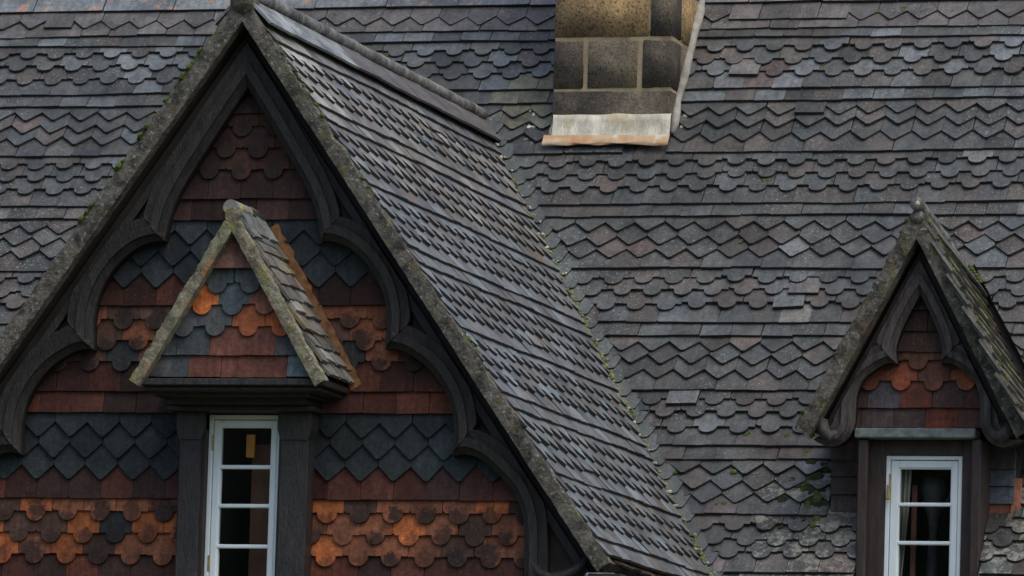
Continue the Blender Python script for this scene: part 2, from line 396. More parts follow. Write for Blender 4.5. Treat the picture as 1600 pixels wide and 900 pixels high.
sp_(20, 1.995, 'r', (.095, .09, .088), .01, .004); sp_(21, 2.06, 'r', (.10, .115, .115), -.01, .004); sp_(28, 1.58, 'r', (.11, .12, .125), .0, .006)
sp_(-2, -2.66, 'r', (.095, .09, .08), .0, .005); sp_(4, -2.0, 'r', (.12, .125, .13), .05)
sp_(36, 1.79, 'r', (.09, .078, .078)); sp_(40, 1.86, 'r', (.15, .125, .125), -.03, .004)
for k in range(-2, 44):
    d0 = {-2: -.150, -1: -.078}.get(k, k * G_MAIN)
    kd = 'p' if k == -2 else ('r' if k == -1 else kind_of(k - 4))
    ph = PH.get(k, .01 + random.gauss(0, .004)) + (k % 2) * W / 2
    i0 = int((-3.5 - ph) / W); n = int(7.9 / W)
    drift = random.uniform(0, 9); sag = random.uniform(0, 9)
    for i in range(i0, i0 + n):
        u = ph + i * W + .006 * math.sin(i * .23 + drift)
        if u > 4.4: continue
        d = d0 + .006 * math.sin(u * 1.1 + sag) + .004 * math.sin(u * 2.9 + sag * 2)
        if d > S_V + TANV * abs(u) + .25: continue
        pl = main_planes(u, d - .05)
        if pl is None: continue
        kk, col, yaw, ex = kd, slate_col(), None, 0.0
        for (x, k2, c2, y2, e2) in special.get(k, ()):
            if abs(x - u) < W / 2: kk, col, yaw, ex = k2, c2, y2, e2
        if kk != 'r' and kd != 'r' and random.random() < .012: kk = 'r'; ex = .004
        if d < -.05: col = vary((.085, .080, .076), .15)
        elif d < .5 and random.random() < .22: col = vary((.092, .105, .110), .2)  # scattered pale bluish tiles paint in the sheen near the roof top
        elif .08 < u < .43 and .38 < d < .78: col = vary((.105, .105, .07), .2)
        elif u > 2.05 and d > 3.2 and u < 2.7 and random.random() < .6: col = vary((.085, .085, .074), .15)
        elif random.random() < .04: yaw = random.gauss(0, .035)
        C.tile(kk, u, d, col, planes=pl, mat='lichened' if (2.05 < u < 2.7 and d > 3.35 and random.random() < .85) or (u > 3.2 and d > 3.4 and random.random() < .4) or (u < .42 and u > .1 and .4 < d < .85) else 'slate', extra=ex, yaw=yaw)
def vis_key(i):
    p = i[1].translation; s = (ZR - p.z) / math.sin(SM)
    hid = 0
    if s > S_V + TANV * abs(p.x) - .05 or p.x < -3.1 or p.x > 3.55: hid = 50
    if p.x < 0 and s > .5 + (-p.x - .35) * 1.0 * 1.7: hid = 50
    return (p - CAM).length + hid
C.flush(roof, M, key=vis_key)
# valley tiles: narrow swept tiles with rounded tails, one per course
for k in range(6, 43):
    s_ = k * G_MAIN + .012
    for sg in (1,):
        xv = (s_ - S_V) / TANV
        if xv < .03: continue
        q = [(.012, -.030), (.022, -.044), (.040, -.050), (.058, -.045), (.070, -.030), (.094, .10), (-.052, .10)]
        q = [(x + random.uniform(-.003, .003), y + random.uniform(-.003, .003)) for x, y in q]
        me = tile_mesh("valley_tile", q, .013)
        R = Matrix((Vector((1, 0, 0)), Vector(MAIN_UP), Vector((1, 0, 0)).cross(Vector(MAIN_UP)))).transposed().to_4x4()
        mw = Matrix.Translation(main_pt(xv + .004, s_, .047)) @ R @ Matrix.Rotation(-.20, 4, 'X') @ Matrix.Rotation(.16, 4, 'Y')
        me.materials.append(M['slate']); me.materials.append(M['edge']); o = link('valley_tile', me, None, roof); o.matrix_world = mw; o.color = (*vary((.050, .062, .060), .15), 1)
# algae and pale mortar crumbs along the valley
mb = MB()
for i in range(200):
    s_ = random.uniform(1.1, 4.1); xv = (s_ - S_V) / TANV
    if s_ < 1.9 and random.random() < .6: continue
    p = main_pt(xv + random.gauss(.012, .008), s_ + random.gauss(0, .006), .052 + random.uniform(0, .012)); r = random.uniform(.006, .014)
    mb.tube([p + Vector((0, 0, -r)), p, p + Vector((0, 0, r * .8))], [r * .8, r, r * .4], 6, .3)
for a_, b_ in ((1.52, 1.9), (1.93, 2.62), (2.66, 3.12), (3.3, 3.42)):
    nn = int((b_ - a_) / .018); P_ = []; r_ = []
    for i in range(nn + 1):
        s_ = a_ + (b_ - a_) * i / nn; P_.append(main_pt((s_ - S_V) / TANV + .012 + .006 * noise.noise(Vector((s_ * 23, 1, 0))), s_, .054)); r_.append(max(.0012, .006 + .016 * noise.noise(Vector((s_ * 31, 4, 0)))))
    mb.tube(P_, r_, 7, .2)
o = mb.build('valley_moss', M['dryalgae'], roof); o['kind'] = 'stuff'
mb = MB()
for i in range(90):
    k = random.randint(6, 42); s_ = k * G_MAIN + .056; xv = (s_ - .045 - S_V) / TANV
    if k in range(19, 30) and random.random() < .8: continue
    p = main_pt(xv + .035 + random.gauss(0, .016), s_ + random.gauss(0, .003), .070); r = random.uniform(.004, .011)
    mb.tube([p + Vector((0, 0, -r)), p, p + Vector((0, 0, r * .6))], [r * .7, r, r * .4], 6, .3)
for i in range(190):                                     # mortar splashes beside the chimney and down the top of the valley
    if random.random() < .55: x, s_ = .33 + random.gauss(0, .035), .62 + random.gauss(0, .09)
    elif random.random() < .5: x, s_ = 1.15 + abs(random.gauss(0, .03)), random.uniform(.45, 1.0)
    else: s_ = random.uniform(.8, 1.35); x = (s_ - S_V) / TANV + random.uniform(.0, .06)
    if .42 < x < 1.1: continue
    p = main_pt(x, s_, .030); r = random.uniform(.003, .018) * random.random() + .003
    n_ = Vector((0, -math.sin(SM), math.cos(SM))); a_ = Vector((1, 0, 0)); b2 = Vector(MAIN_UP)
    ring = [p + (a_ * math.cos(TAU * j / 7) * r + b2 * math.sin(TAU * j / 7) * r * 1.3) * random.uniform(.6, 1.2) for j in range(7)]
    mb.add(ring + [p + n_ * .002], [(j, (j + 1) % 7, 7) for j in range(7)])
o = mb.build('mortar_splashes', M['limewash'], roof); o['kind'] = 'stuff'
# big ridge slates and ridge roll
BC = Course(main_pt(0, 0), (1, 0, 0), MAIN_UP, .4, L=.46)
x = -3.7
while x < 4.3:
    if not (.30 < x + .21 < 1.22):
        BC.k = .06; BC.tile('r', x + .21, -.292, vary((.125, .145, .155), .12), w=.42, jit=.6, mat='band')
    elif x + .21 < .76: BC.tile('r', x + .21, -.292, vary((.125, .145, .155), .1), w=.42, planes=[(1, 0, .428)], jit=.6, mat='band')
    else: BC.tile('r', x + .21, -.292, vary((.125, .145, .155), .1), w=.42, planes=[(-1, 0, -1.10)], jit=.6, mat='band')
    x += .422
BC.flush(roof, M, name='ridge_slate')
x = -3.7
while x < 4.2:
    mb = MB(); mb.tube([(x, ry, rz + .02), (x + .44, ry, rz + .02)], [.085, .082], 14, .01); mb.build('ridge_tile', M['ridge'], roof, True); x += .45

# =================================================================== GABLE
gable = thing("gable", "large projecting gable with black cusped bargeboards and patterned tile-hung front", "gable")
CG, SG = math.cos(TH_G), math.sin(TH_G)
def gpt(side, s, y, n=0): return Vector((side * (s * CG + n * SG), y, ZA - s * SG + n * CG))
S_EAVE = 3.36
groof = part("gable_roof", gable)
mb = MB()
for side in (1, -1):
    yb = [main_y(ZA), main_y(ZA - S_EAVE * SG)]
    for n0, n1 in ((-.012, -.055),):
        vs = [gpt(side, 0, VERGE + .02, n0), gpt(side, S_EAVE, VERGE + .02, n0), gpt(side, S_EAVE, yb[1] + .1, n0), gpt(side, 0, yb[0] + .1, n0)]
        vs += [gpt(side, 0, VERGE + .02, n1), gpt(side, S_EAVE, VERGE + .02, n1), gpt(side, S_EAVE, yb[1] + .1, n1), gpt(side, 0, yb[0] + .1, n1)]
        mb.add(vs, [(0, 1, 2, 3), (7, 6, 5, 4), (0, 4, 5, 1), (1, 5, 6, 2), (2, 6, 7, 3), (3, 7, 4, 0)])
mb.build("roof_boarding", M['soffit'], groof)
GC = Course((0, 0, ZA), (0, 1, 0), (-CG, 0, SG), G_GAB, lift=-.012)
def gcol(u, d):
    r = random.random()
    c = (.122, .131, .138) if r < .50 else ((.124, .122, .122) if r < .68 else ((.135, .157, .172) if r < .97 else (.15, .125, .105)))
    if d < 1.1 and random.random() < .7: c = random.choice([(.19, .19, .18), (.165, .16, .15), (.13, .12, .115)])
    if d < .7 and u < .6: c = random.choice([(.29, .29, .26), (.21, .205, .18), (.13, .12, .11)])
    return vary(c, .10)
for k in range(-4, 29):
    d = .6459 + k * G_GAB; kd = kind_of(k)
    ymax = main_y(ZA - (d - .1) * SG) + .15
    ph = VERGE + .02 + (k % 2) * W / 2 + random.gauss(0, .004)
    i = 0
    sag = random.uniform(0, 9)
    while ph + i * W < ymax:
        u = ph + i * W + W / 2 * 0 + .004 * math.sin(i * .4 + sag)
        kk = kd
        if kd != 'r' and random.random() < .015: kk = 'r'
        dd = d + .006 * math.sin(u * 2.2 + sag) + .003 * math.sin(u * 5 + sag * 3)
        # valley on this slope: y = main_y(ZA - s*SG)
        a_, b_ = 1.0, SG / math.tan(SM)
        GC.tile(kk, u, dd, gcol(u, d), planes=[(-1, 0, -(VERGE + .008)), (a_, b_, YR - (ZR - ZA) / math.tan(SM) + .02)], mat='gslate', jit=.85)
        i += 1
GC.flush(groof, M, key=lambda i: (i[1].translation - CAM).length, stuffmat='gslate_stuff')
# doubled eaves course, browner, showing below the last row
EC = Course((0, 0, ZA), (0, 1, 0), (-CG, 0, SG), G_GAB, lift=-.030)
for i in range(15):
    EC.tile('r', VERGE + .09 + i * W, .6459 + 28 * G_GAB + .028, vary((.13, .085, .065), .2), jit=2.5, mat='gslate', L=.14)
EC.flush(groof, M)
# left slope: coursed plain tiles seen only edge on
mb = MB()
for k in range(-5, 29):
    d = .6459 + k * G_GAB; yb = main_y(ZA - d * SG)
    a0, a1 = d - G_GAB - .02, d
    vs = [gpt(-1, a0, VERGE + .01, .002), gpt(-1, a0, yb, .002), gpt(-1, a1, yb, .024), gpt(-1, a1, VERGE + .01, .024), gpt(-1, a1, yb, -.008), gpt(-1, a1, VERGE + .01, -.008)]
    mb.add(vs, [(0, 1, 2, 3), (3, 2, 4, 5), (0, 3, 5)])
mb.build("left_slope_courses", M['gslate_stuff'], groof)
# ridge wing slates and roll
for side in (1, -1):
    y = VERGE
    while y < 4.15:
        y2 = min(y + .37, 4.2); mb = MB(); e = random.uniform(0, .003)
        P4 = [(y + .003, .0), (y2, .0), (y2, .178 + e), (y + .003, .178 - e)]
        if side > 0 and y2 > 3.9: P4 = [(y + .003, 0), (y2 - .15, 0), (y2 - .06, .178), (y + .003, .178)]
        mb.prism(P4, lambda a, b_, d, e2=random.uniform(-.004, .007): gpt(side, b_, a, d + .03 * b_ / .178 + .02 + e2 * (a - y) / .37), 0, .014)
        mb.build("wing_slate", M['wing'] if y < .9 else M['wing_dark'], groof); y = y2
y = VERGE - .02; n_ = 0
while y < 4.0:
    y2 = min(y + .45, 4.06); mb = MB()
    mb.tube([(0, y, ZA + .056), (0, y + .03, ZA + .057), (0, (y + y2) / 2, ZA + .056 - .004 * random.random()), (0, y2 - .004, ZA + .056)], [.036, .0355, .035, .035], 16, .008)
    mb.build("ridge_tile", M['ridge'], groof, True); y = y2
# verge mortar, both sides
def verge_mesh(fn, length, y0, n0, n1, step=.017, rag=.011, depth=.07):
    mb = MB(); rows = int(length / step); prof = [(y0 + depth, n0), (y0, n0), (y0 - .003, n0 * .66 + n1 * .34), (y0 - .003, n0 * .33 + n1 * .67), (y0 - .001, n1 - .004), (y0 + .010, n1 + .001), (y0 + .045, n1 + .001)]
    vs = []
    for i in range(rows + 1):
        s_ = length * i / rows
        for j, (yy, nn) in enumerate(prof):
            r = rag * (0.0, .25, .5, .6, 1, 1.1, .7)[j]
            nv = noise.noise(Vector((s_ * 9, j * .7, y0 * 5 + n0))) + .8 * noise.noise(Vector((s_ * 31, j * 2.1, 2))) + .5 * noise.noise(Vector((s_ * 80, j * 2.1, 5)))
            vs.append(fn(s_, yy + nv * r * .35 * (j > 1), nn + nv * r))
    m_ = len(prof); fs = [(i * m_ + j, i * m_ + j + 1, (i + 1) * m_ + j + 1, (i + 1) * m_ + j) for i in range(rows) for j in range(m_ - 1)]
    mb.add(vs, fs); return mb
for side in (1, -1):
    verge_mesh(lambda s_, y, n: gpt(side, s_ - .0, y, n), S_EAVE + .02, VERGE, -.058, .020 if side > 0 else .03).build("verge_mortar", M['mortar'], groof)
mb = MB(); mb.tube([(0, VERGE - .012, ZA + .0), (0, VERGE + .08, ZA + .0)], [.06, .06], 9, .12); mb.build("ridge_mortar", M['mortar'], groof, True)

# --- gable wall
gwall = part("gable_wall", gable)
mb = MB(); HW = (ZA - 3.4) / math.tan(TH_G)
outer = [(-1.82, 3.7), (1.82, 3.7), (1.82, ZA - .09 - 1.82 * math.tan(TH_G)), (0, ZA - .09), (-1.82, ZA - .09 - 1.82 * math.tan(TH_G))]
hole = [(-.12, 3.75), (-.12, 4.80), (.21, 4.80), (.21, 3.75)]
pts = outer + hole; tri = tessellate_polygon([[Vector((a, b_, 0)) for a, b_ in outer], [Vector((a, b_, 0)) for a, b_ in hole]])
mb.add([(a, .03, b_) for a, b_ in pts], [tuple(x) for x in tri]); mb.build("boarding", M['dark'], gwall)
WC = Course((0, 0.0, 0), (1, 0, 0), (0, 0, 1), G_WALL, lift=-.012)
ZW = 4.415; X0 = -1.0456
def wall_col(k, kd, u, z):  # upper rows darker: shade of the overhang painted into the tile colours
    if kd == 'p': return vary((.021, .028, .031), .14)
    if kd == 'c':
        r = random.random()
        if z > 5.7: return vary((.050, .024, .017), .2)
        if z > 4.9: r = .40 + .60 * r
        if r < .26: return vary((.30, .092, .032), .15)
        if r < .60: return vary((.145, .056, .030), .2)
        if r < .93: return vary((.070, .038, .028), .2)
        return vary((.026, .032, .034), .15)
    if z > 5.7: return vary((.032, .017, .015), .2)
    c = random.choice([(.066, .024, .017), (.050, .020, .016), (.034, .018, .016), (.088, .029, .018)])
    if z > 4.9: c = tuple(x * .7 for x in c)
    return vary(c, .16)
def rake_planes(top=.06):
    # stay under the roof slopes
    zt = ZA - top / CG * 1.0
    t_ = math.tan(TH_G)                                   # z <= zt - t|x|; plane coordinate d = -z
    return [(t_, -1, zt), (-t_, -1, zt)]
for k in range(-17, 12):
    z = ZW + (5 - k) * G_WALL; kd = kind_of(k)
    for i in range(-14, 28):
        u = X0 + i * W + (k % 2) * W / 2
        if abs(u) > min(1.86, (ZA - z) / math.tan(TH_G) + .1): continue
        if z < 4.95 and -.20 < u < .31: continue
        planes = rake_planes()
        if z < 4.95 and -.45 < u <= -.20: planes = planes + [(1, 0, -.245)]
        if z < 4.95 and .31 <= u < .6: planes = planes + [(-1, 0, -.37)]
        WC.tile(kd, u, -z, wall_col(k, kd, u, z), planes=planes, mat='club' if kd == 'c' else 'hung', jit=.55)
M["hung_stuff"] = tile_mat("hung_tile_far", True, lichen=.2, rough=(.6, .85), spec=.2)
WC.flush(gwall, M, limit=300, stuffmat="hung_stuff")

# --- cusped bargeboards
def catmull(pts, n=5):
    if len(pts) < 3: return pts
    out = []; P = [pts[0]] + list(pts) + [pts[-1]]
    for i in range(1, len(P) - 2):
        for j in range(n):
            t_ = j / n; a, b_, c, d = P[i - 1], P[i], P[i + 1], P[i + 2]
            out.append(tuple(.5 * ((2 * b_[q]) + (-a[q] + c[q]) * t_ + (2 * a[q] - 5 * b_[q] + 4 * c[q] - d[q]) * t_ ** 2 + (-a[q] + 3 * b_[q] - 3 * c[q] + d[q]) * t_ ** 3) for q in (0, 1)))
    out.append(pts[-1]); return out
def offset(pts, w, lim=2.4):
    """offset to the left of travel (into the wood)"""
    out = []; n = len(pts)
    for i in range(n):
        p = Vector(pts[i]); d0 = (p - Vector(pts[i - 1])).normalized() if i else None; d1 = (Vector(pts[i + 1]) - p).normalized() if i < n - 1 else None
        d0 = d0 or d1; d1 = d1 or d0
        n0 = Vector((-d0.y, d0.x)); n1 = Vector((-d1.y, d1.x)); m_ = (n0 + n1)
        m_ = m_.normalized() if m_.length > 1e-6 else n0
        k = 1 / max(m_.dot(n1), 1 / lim); out.append(p + m_ * w * k)
    return out
def mitred(pts, w, cusps):
    """offset curve whose two arms meet cleanly on the bisector of every cusp"""
    out = offset(pts, w, 3)
    for c in cusps:
        pc = Vector(pts[c]); m_ = (Vector(out[c]) - pc).normalized(); nn = Vector((-m_.y, m_.x))
        for i in range(max(0, c - 9), min(len(pts), c + 10)):
            if i == c: continue
            sg = (Vector(pts[i]) - pc).dot(nn); so_ = (Vector(out[i]) - pc).dot(nn)
            if sg * so_ < 0:
                q = Vector(out[i]) - nn * so_; out[i] = q
                if (q - pc).length > (Vector(out[c]) - pc).length: out[i] = Vector(out[c])
    return out
def bargeboard(parent, segs, apex_z, slope, cx, yf, reveal, w1, w2, mat, rake_end, tail, dp=.055, gap=.05, panel='soffit', rk=1.0):
    """segs: inner opening of the right half as [seg, seg ...] of (x, z); slope tan of the rake"""
    inner = []; cusps = []
    for s_ in segs:
        if inner: cusps.append(len(inner) - 1)
        c = catmull(s_); inner += c if not inner else c[1:]
    out = []
    for side in (1, -1):
        mb = MB()
        def F(p, y): return Vector((cx + side * p[0], y, p[1]))
        def cl(p):                                                # keep under the roof and on this side of the axis
            x, z = max(p[0], 0.0), p[1]; zm0 = apex_z - gap * math.hypot(1, slope)
            zm = apex_z - gap * math.hypot(1, slope) - slope * x
            if z > zm:                                            # drop perpendicular onto the rake line
                k = (z - zm) / (1 + slope * slope); x -= k * slope; z -= k
                x = max(x, 0)
                z = min(z, zm0 - slope * x)
            return (x, z)
        inn = inner
        off1, off2, off3 = [[cl(q) for q in mitred(inn, w_, cusps)] for w_ in (w1, w2 * .62, w2)]
        off1[0] = (0, inn[0][1] + w1 * 1.75); off2[0] = (0, inn[0][1] + w2 * 1.1); off3[0] = (0, min(apex_z - gap * math.hypot(1, slope), inn[0][1] + w2 * 1.75))
        rings = [(inn, yf + reveal), (inn, yf + .030), (off1, yf + .006), (off1, yf - .008), (off2, yf - .016), (off2, yf + .004), (off3, yf - .004), (off3, yf + dp + .005)]
        n = len(inn)
        for (A, ya), (B, yb) in zip(rings[:-1], rings[1:]):
            vs = [F(p, ya) for p in A] + [F(p, yb) for p in B]
            mb.add(vs, [(i, i + 1, i + 1 + n, i + n) for i in range(n - 1)])
        # recessed spandrel board right up to the rake
        poly = [(0, apex_z - .004)] + [tuple(p) for p in rake_end] + [tuple(p) for p in tail] + [tuple(p) for p in inn[::-1]]
        pn = MB(); pn.prism(poly, lambda a, b_, d: F((a, b_), d), yf + dp, yf + reveal - .01); pn.build("spandrel", M[panel], parent)
        # flat rake strip under the verge
        sw = w2 * .55; L_ = math.hypot(1, slope)
        e = rake_end[0]; e = (e[0] * rk, apex_z - slope * e[0] * rk)
        g0 = apex_z - gap * L_; sw = w2 * .30; ez = e[1] - gap * L_
        poly = [(0, g0), (e[0], ez), (e[0] - sw * slope / L_, ez - sw / L_), (0, g0 - sw * L_)]
        mb.prism(poly, lambda a, b_, d: F((a, b_), d), yf + .018, yf + dp + .01)
        o = mb.build("bargeboard", mat, parent); out.append(o)
    return out
segs = [[(0, 6.455), (.12, 6.275), (.21, 6.135), (.303, 5.985), (.356, 5.88), (.385, 5.79), (.405, 5.690)],
        [(.405, 5.690), (.48, 5.682), (.555, 5.650), (.64, 5.580), (.705, 5.489), (.745, 5.391), (.760, 5.287), (.754, 5.150)],
        [(.754, 5.150), (.82, 5.150), (.900, 5.115), (.985, 5.051), (1.05, 4.97), (1.095, 4.88), (1.118, 4.76), (1.112, 4.625)],
        [(1.112, 4.625), (1.18, 4.638), (1.262, 4.611), (1.352, 4.536), (1.432, 4.450), (1.478, 4.34), (1.492, 4.20), (1.497, 4.03), (1.52, 3.90)]]
bargeboard(gable, segs, ZA - .108, math.tan(TH_G), 0, -.115, .125, .034, .125, M['wood'], [(1.86, ZA - .108 - 1.86 * math.tan(TH_G))], [(1.97, 4.0), (1.97, 3.86)])
# carved bracket boss at the foot of each bargeboard
for side in (1, -1):
    mb = MB()
    mb.tube([(side * 1.54, -.11, 4.12), (side * 1.58, -.12, 4.06), (side * 1.64, -.13, 4.035), (side * 1.71, -.13, 4.045), (side * 1.78, -.12, 4.09), (side * 1.82, -.10, 4.15)], [.015, .022, .026, .026, .022, .012], 12, .05)
    mb.build("carved_boss", M['wood'], gable, True)
mb = MB(); mb.box(1.84, 1.99, VERGE - .03, VERGE + .35, 4.00, 4.055, .01); mb.build("gutter", M['lead'], gable)
mb = MB(); mb.prism([(1.86, 3.985), (2.02, 3.985), (2.02, 4.05), (1.86, 4.05)], lambda a, b_, d: Vector((a, d, b_)), VERGE - .036, 1.9)
mb.build("fascia", M['soffit'], gable)

# =================================================================== HOUSE WALLS below the eaves
hw = thing("house_wall", "plain rendered wall of the house under the eaves", "wall", kind='structure')
mb = MB()
mb.box(-3.4, 4.3, 2.40, 2.6, 0, 3.9); mb.box(-1.9, 1.9, .02, 2.4, 0, 3.70); mb.build("wall_body", M['house'], hw)

# =================================================================== WINDOWS
def window(parent, x0, x1, zt, zb, y, gx0, gx1, gzt, bars, label=None, sashgap=.022, hinges=()):
    w = part("window", parent)
    if label: w['label'] = label
    fo = sashgap
    mb = MB(); mb.box(x0, x0 + fo, y, y + .08, zb, zt, .0025); mb.box(x1 - fo, x1, y, y + .08, zb, zt, .0025); mb.box(x0 + fo, x1 - fo, y + .001, y + .08, zt - fo, zt - .0005, .0025)
    mb.build("frame", M['white'], w)
    a0, a1, at = x0 + fo + .0035, x1 - fo - .0035, zt - fo - .0035
    mb = MB(); mb.box(a0, gx0, y + .006, y + .05, zb, at, .003); mb.box(gx1, a1, y + .006, y + .05, zb, at, .003); mb.box(gx0, gx1, y + .007, y + .05, gzt, at - .0005, .003)
    for s_ in (0, 1):                                              # glazing rebate step
        pass
    mb.build("sash", M['white'], w)
    mb = MB(); mb.box(gx0 - .001, gx0 + .006, y + .016, y + .045, zb, gzt, .0); mb.box(gx1 - .006, gx1 + .001, y + .016, y + .045, zb, gzt, .0); mb.box(gx0 + .006, gx1 - .006, y + .016, y + .045, gzt - .006, gzt + .001)
    mb.build("glazing_bead", M['white'], w)
    for bz in bars:
        mb = MB(); mb.box(gx0, gx1, y + .010, y + .04, bz - .0095, bz + .0095, .004); mb.build("glazing_bar", M['white'], w)
    ed = [gzt] + list(bars) + [zb]
    for a, b_ in zip(ed[:-1], ed[1:]):
        me = mesh_from("pane", [(gx0, y + .032, b_), (gx1, y + .032, b_), (gx1, y + .0325, a), (gx0, y + .0325, a)], [(0, 1, 2, 3)])
        link("pane", me, M['glass'], w)
    for hz in hinges:
        mb = MB(); mb.box(x0 + fo - .004, x0 + fo + .005, y - .004, y + .004, hz - .038, hz + .038, .001); mb.build("hinge", M['brass'], w)
    return w
def room(parent, x0, x1, y0, y1, z0, z1):
    vs = [(x, y, z) for x in (x0, x1) for y in (y0, y1) for z in (z0, z1)]
    fs = [(2, 3, 7, 6), (0, 1, 3, 2), (4, 6, 7, 5), (0, 2, 6, 4), (1, 5, 7, 3)]
    me = mesh_from("interior", vs, fs); return link("interior", me, M['room'], parent)

# =================================================================== BAY WINDOW with little hood
bay = thing("bay_window", "narrow white casement between black posts under its own little tiled hood on the gable front", "window")
window(bay, -.145, .231, 4.829, 3.70, -.062, -.088, .179, 4.772, (4.573, 4.381, 4.182, 3.98), hinges=(4.69, 4.097))
room(bay, -.135, .222, .0, 1.0, 3.6, 4.815)
for x0, x1, inner in ((-.286, -.148, 1), (.236, .404, -1)):
    mb = MB(); mb.box(x0 + .012, x1 - .012, -.13, .03, 3.5, 4.72, .006)
    mb.prism([(x0 + .012, 4.70), (x0 - .002, 4.75), (x0 - .002, 4.834), (x1 + .002, 4.834), (x1 + .002, 4.75), (x1 - .012, 4.70)], lambda a, b_, d: Vector((a, d, b_)), -.138, .03)
    mb.build("post", M['wood'], bay)
mb = MB(); mb.box(-.16, -.146, -.10, .03, 3.5, 4.835); mb.box(.232, .245, -.10, .03, 3.5, 4.835); mb.build("lining", M['wood_brown'], bay)
mb = MB(); mb.box(-.325, .435, -.20, .03, 4.835, 4.862, .005); mb.build("head_board", M['wood'], bay)
for (xa, xb, yf, z0, z1, nm) in ((-.30, .41, -.26, 4.862, 4.900, 'cove'), (-.345, .455, -.34, 4.893, 4.915, 'moulding'), (-.368, .53, -.42, 4.910, 4.934, 'moulding'), (-.385, .56, -.45, 4.934, 4.968, 'cornice')):
    mb = MB(); mb.box(xa, xb, yf, .03, z0, z1, .005); mb.build(nm, M['wood'], bay)
HC, HZ, HT, HY = .075, 5.765, math.radians(59.3), -.48            # hood axis, ridge, pitch, verge
hC, hS = math.cos(HT), math.sin(HT); HL = (HZ - 4.965) / hS
def hpt(side, s_, y, n=0): return Vector((HC + side * (s_ * hC + n * hS), y, HZ - s_ * hS + n * hC))
hood = part("hood", bay)
mb = MB()
for side in (1, -1):
    vs = [hpt(side, s_, y, n) for n in (-.01, -.035) for s_, y in ((0, HY + .01), (HL, HY + .01), (HL, .02), (0, .02))]
    mb.add(vs, [(0, 1, 2, 3), (7, 6, 5, 4), (0, 4, 5, 1), (1, 5, 6, 2), (2, 6, 7, 3), (3, 7, 4, 0)])
mb.build("boarding", M['soffit'], hood)
mb = MB(); mb.prism([(HC - .46, 4.968), (HC + .46, 4.968), (HC, HZ - .05)], lambda a, b_, d: Vector((a, d, b_)), HY + .10, HY + .06 + .06); mb.build("gable_backing", M['dark'], hood)
FC = Course((0, HY + .085, 0), (1, 0, 0), (0, 0, 1), G_WALL, lift=-.012)
th = math.tan(HT); hp = [(th, -1, HZ - .055 + th * HC), (-th, -1, HZ - .055 - th * HC)]
SL, RB, RD, OR, GY = (.045, .055, .060), (.115, .046, .034), (.085, .038, .030), (.40, .115, .035), (.060, .062, .066)
rows = [('r', 0, [(-.31, GY), (-.226, SL), (-.058, RB), (.110, RB), (.277, RB), (.445, (.10, .125, .135))]),
        ('r', 1, [(-.29, SL), (-.122, SL), (.046, RB), (.214, RB), (.382, GY)]),
        ('c', 2, [(-.175, GY), (-.012, (.075, .08, .085)), (.156, (.23, .075, .035)), (.325, (.32, .09, .035))]),
        ('c', 3, [(-.085, OR), (.072, (.065, .085, .10)), (.240, (.17, .07, .05))]),
        ('c', 4, [(-.172, SL), (-.010, SL), (.160, (.06, .07, .075)), (.33, SL)]),
        ('r', 5, [(.075, (.14, .075, .06))])]
for kd, r, ts in rows:
    for x, c in ts:
        z = 4.976 + r * G_WALL + (.0 if kd == 'r' else -.005)
        FC.tile(kd, x, -z, vary(c, .05), planes=hp, mat='hung', jit=.6, w=.30 if r == 5 else W, L=.3 if r == 5 else .2)
FC.flush(hood, M)
HCo = Course((HC, 0, HZ), (0, 1, 0), (-hC, 0, hS), .098, lift=-.004)
for k in range(0, 10):
    d = .135 + k * .089; y = HY + .06 + (k % 2) * .07
    while y < 0:
        col = vary(random.choice([(.15, .155, .14), (.10, .10, .09), (.20, .21, .19), (.17, .15, .09), (.12, .115, .10), (.11, .11, .085)]), .15)
        HCo.tile('r', y, min(d, HL + .01), col, w=.15, planes=[(1, 0, .0), (-1, 0, -(HY + .03))], mat='old', jit=3.0, extra=.004)
        y += .152
HCo.flush(hood, M)
mb = MB(); mb.prism([(HY + .02, 0), (-.20, 0), (-.12, .04), (-.03, .17), (HY + .08, .15)], lambda a, b_, d: hpt(1, b_, a, d + .02), 0, .02)
mb.build("ridge_wing", M['lead'], hood)
for side in (1, -1):
    verge_mesh(lambda s_, y, n: hpt(side, s_, y, n), HL + .02, HY, -.040, .020, .012, .012, .08).build("verge_mortar", M['mortar_hood'], hood)
mb = MB(); mb.tube([(HC, HY - .006, HZ + .0), (HC, HY + .10, HZ + .01)], [.036, .03], 10, .12); mb.build("ridge_mortar", M['mortar_hood'], hood)
M['lichroll'] = simple("lichen_roll", (.16, .16, .15), (.25, .25, .22), 18, .85, .6, 60, (1, 1, 1), [((.42, .36, .05), 9, .46, .56, .95)])
M['darkroll'] = simple("dark_roll", (.02, .022, .022), (.05, .05, .05), 18, .7, .6, 60)
mb = MB(); mb.tube([(HC - .012, HY + .0, HZ + .040), (HC - .012, -.22, HZ + .038)], [.037, .038], 14, .02); mb.build("ridge_tile", M['lichroll'], hood)
mb = MB(); mb.tube([(HC - .012, -.235, HZ + .033), (HC - .012, .01, HZ + .028)], [.043, .042], 14, .02); mb.build("ridge_tile", M['darkroll'], hood)
ea, eb = [], []
for i in range(34):
    s_ = .03 + (HL - .01) * i / 33; f = i / 33
    wd = .030 + .022 * noise.noise(Vector((i * .75, 3, 0))) - .010 * f
    a_ = hpt(1, s_, 0, .012); b2 = hpt(1, s_, 0, .052 + max(.008, wd)); ea.append((a_.x, a_.z)); eb.append((b2.x, b2.z))
mb = MB(); mb.prism(ea + eb[::-1], lambda a, b_, d: Vector((a, d, b_)), -.032, .02); mb.build("wall_fillet", M['ochre'], hood)

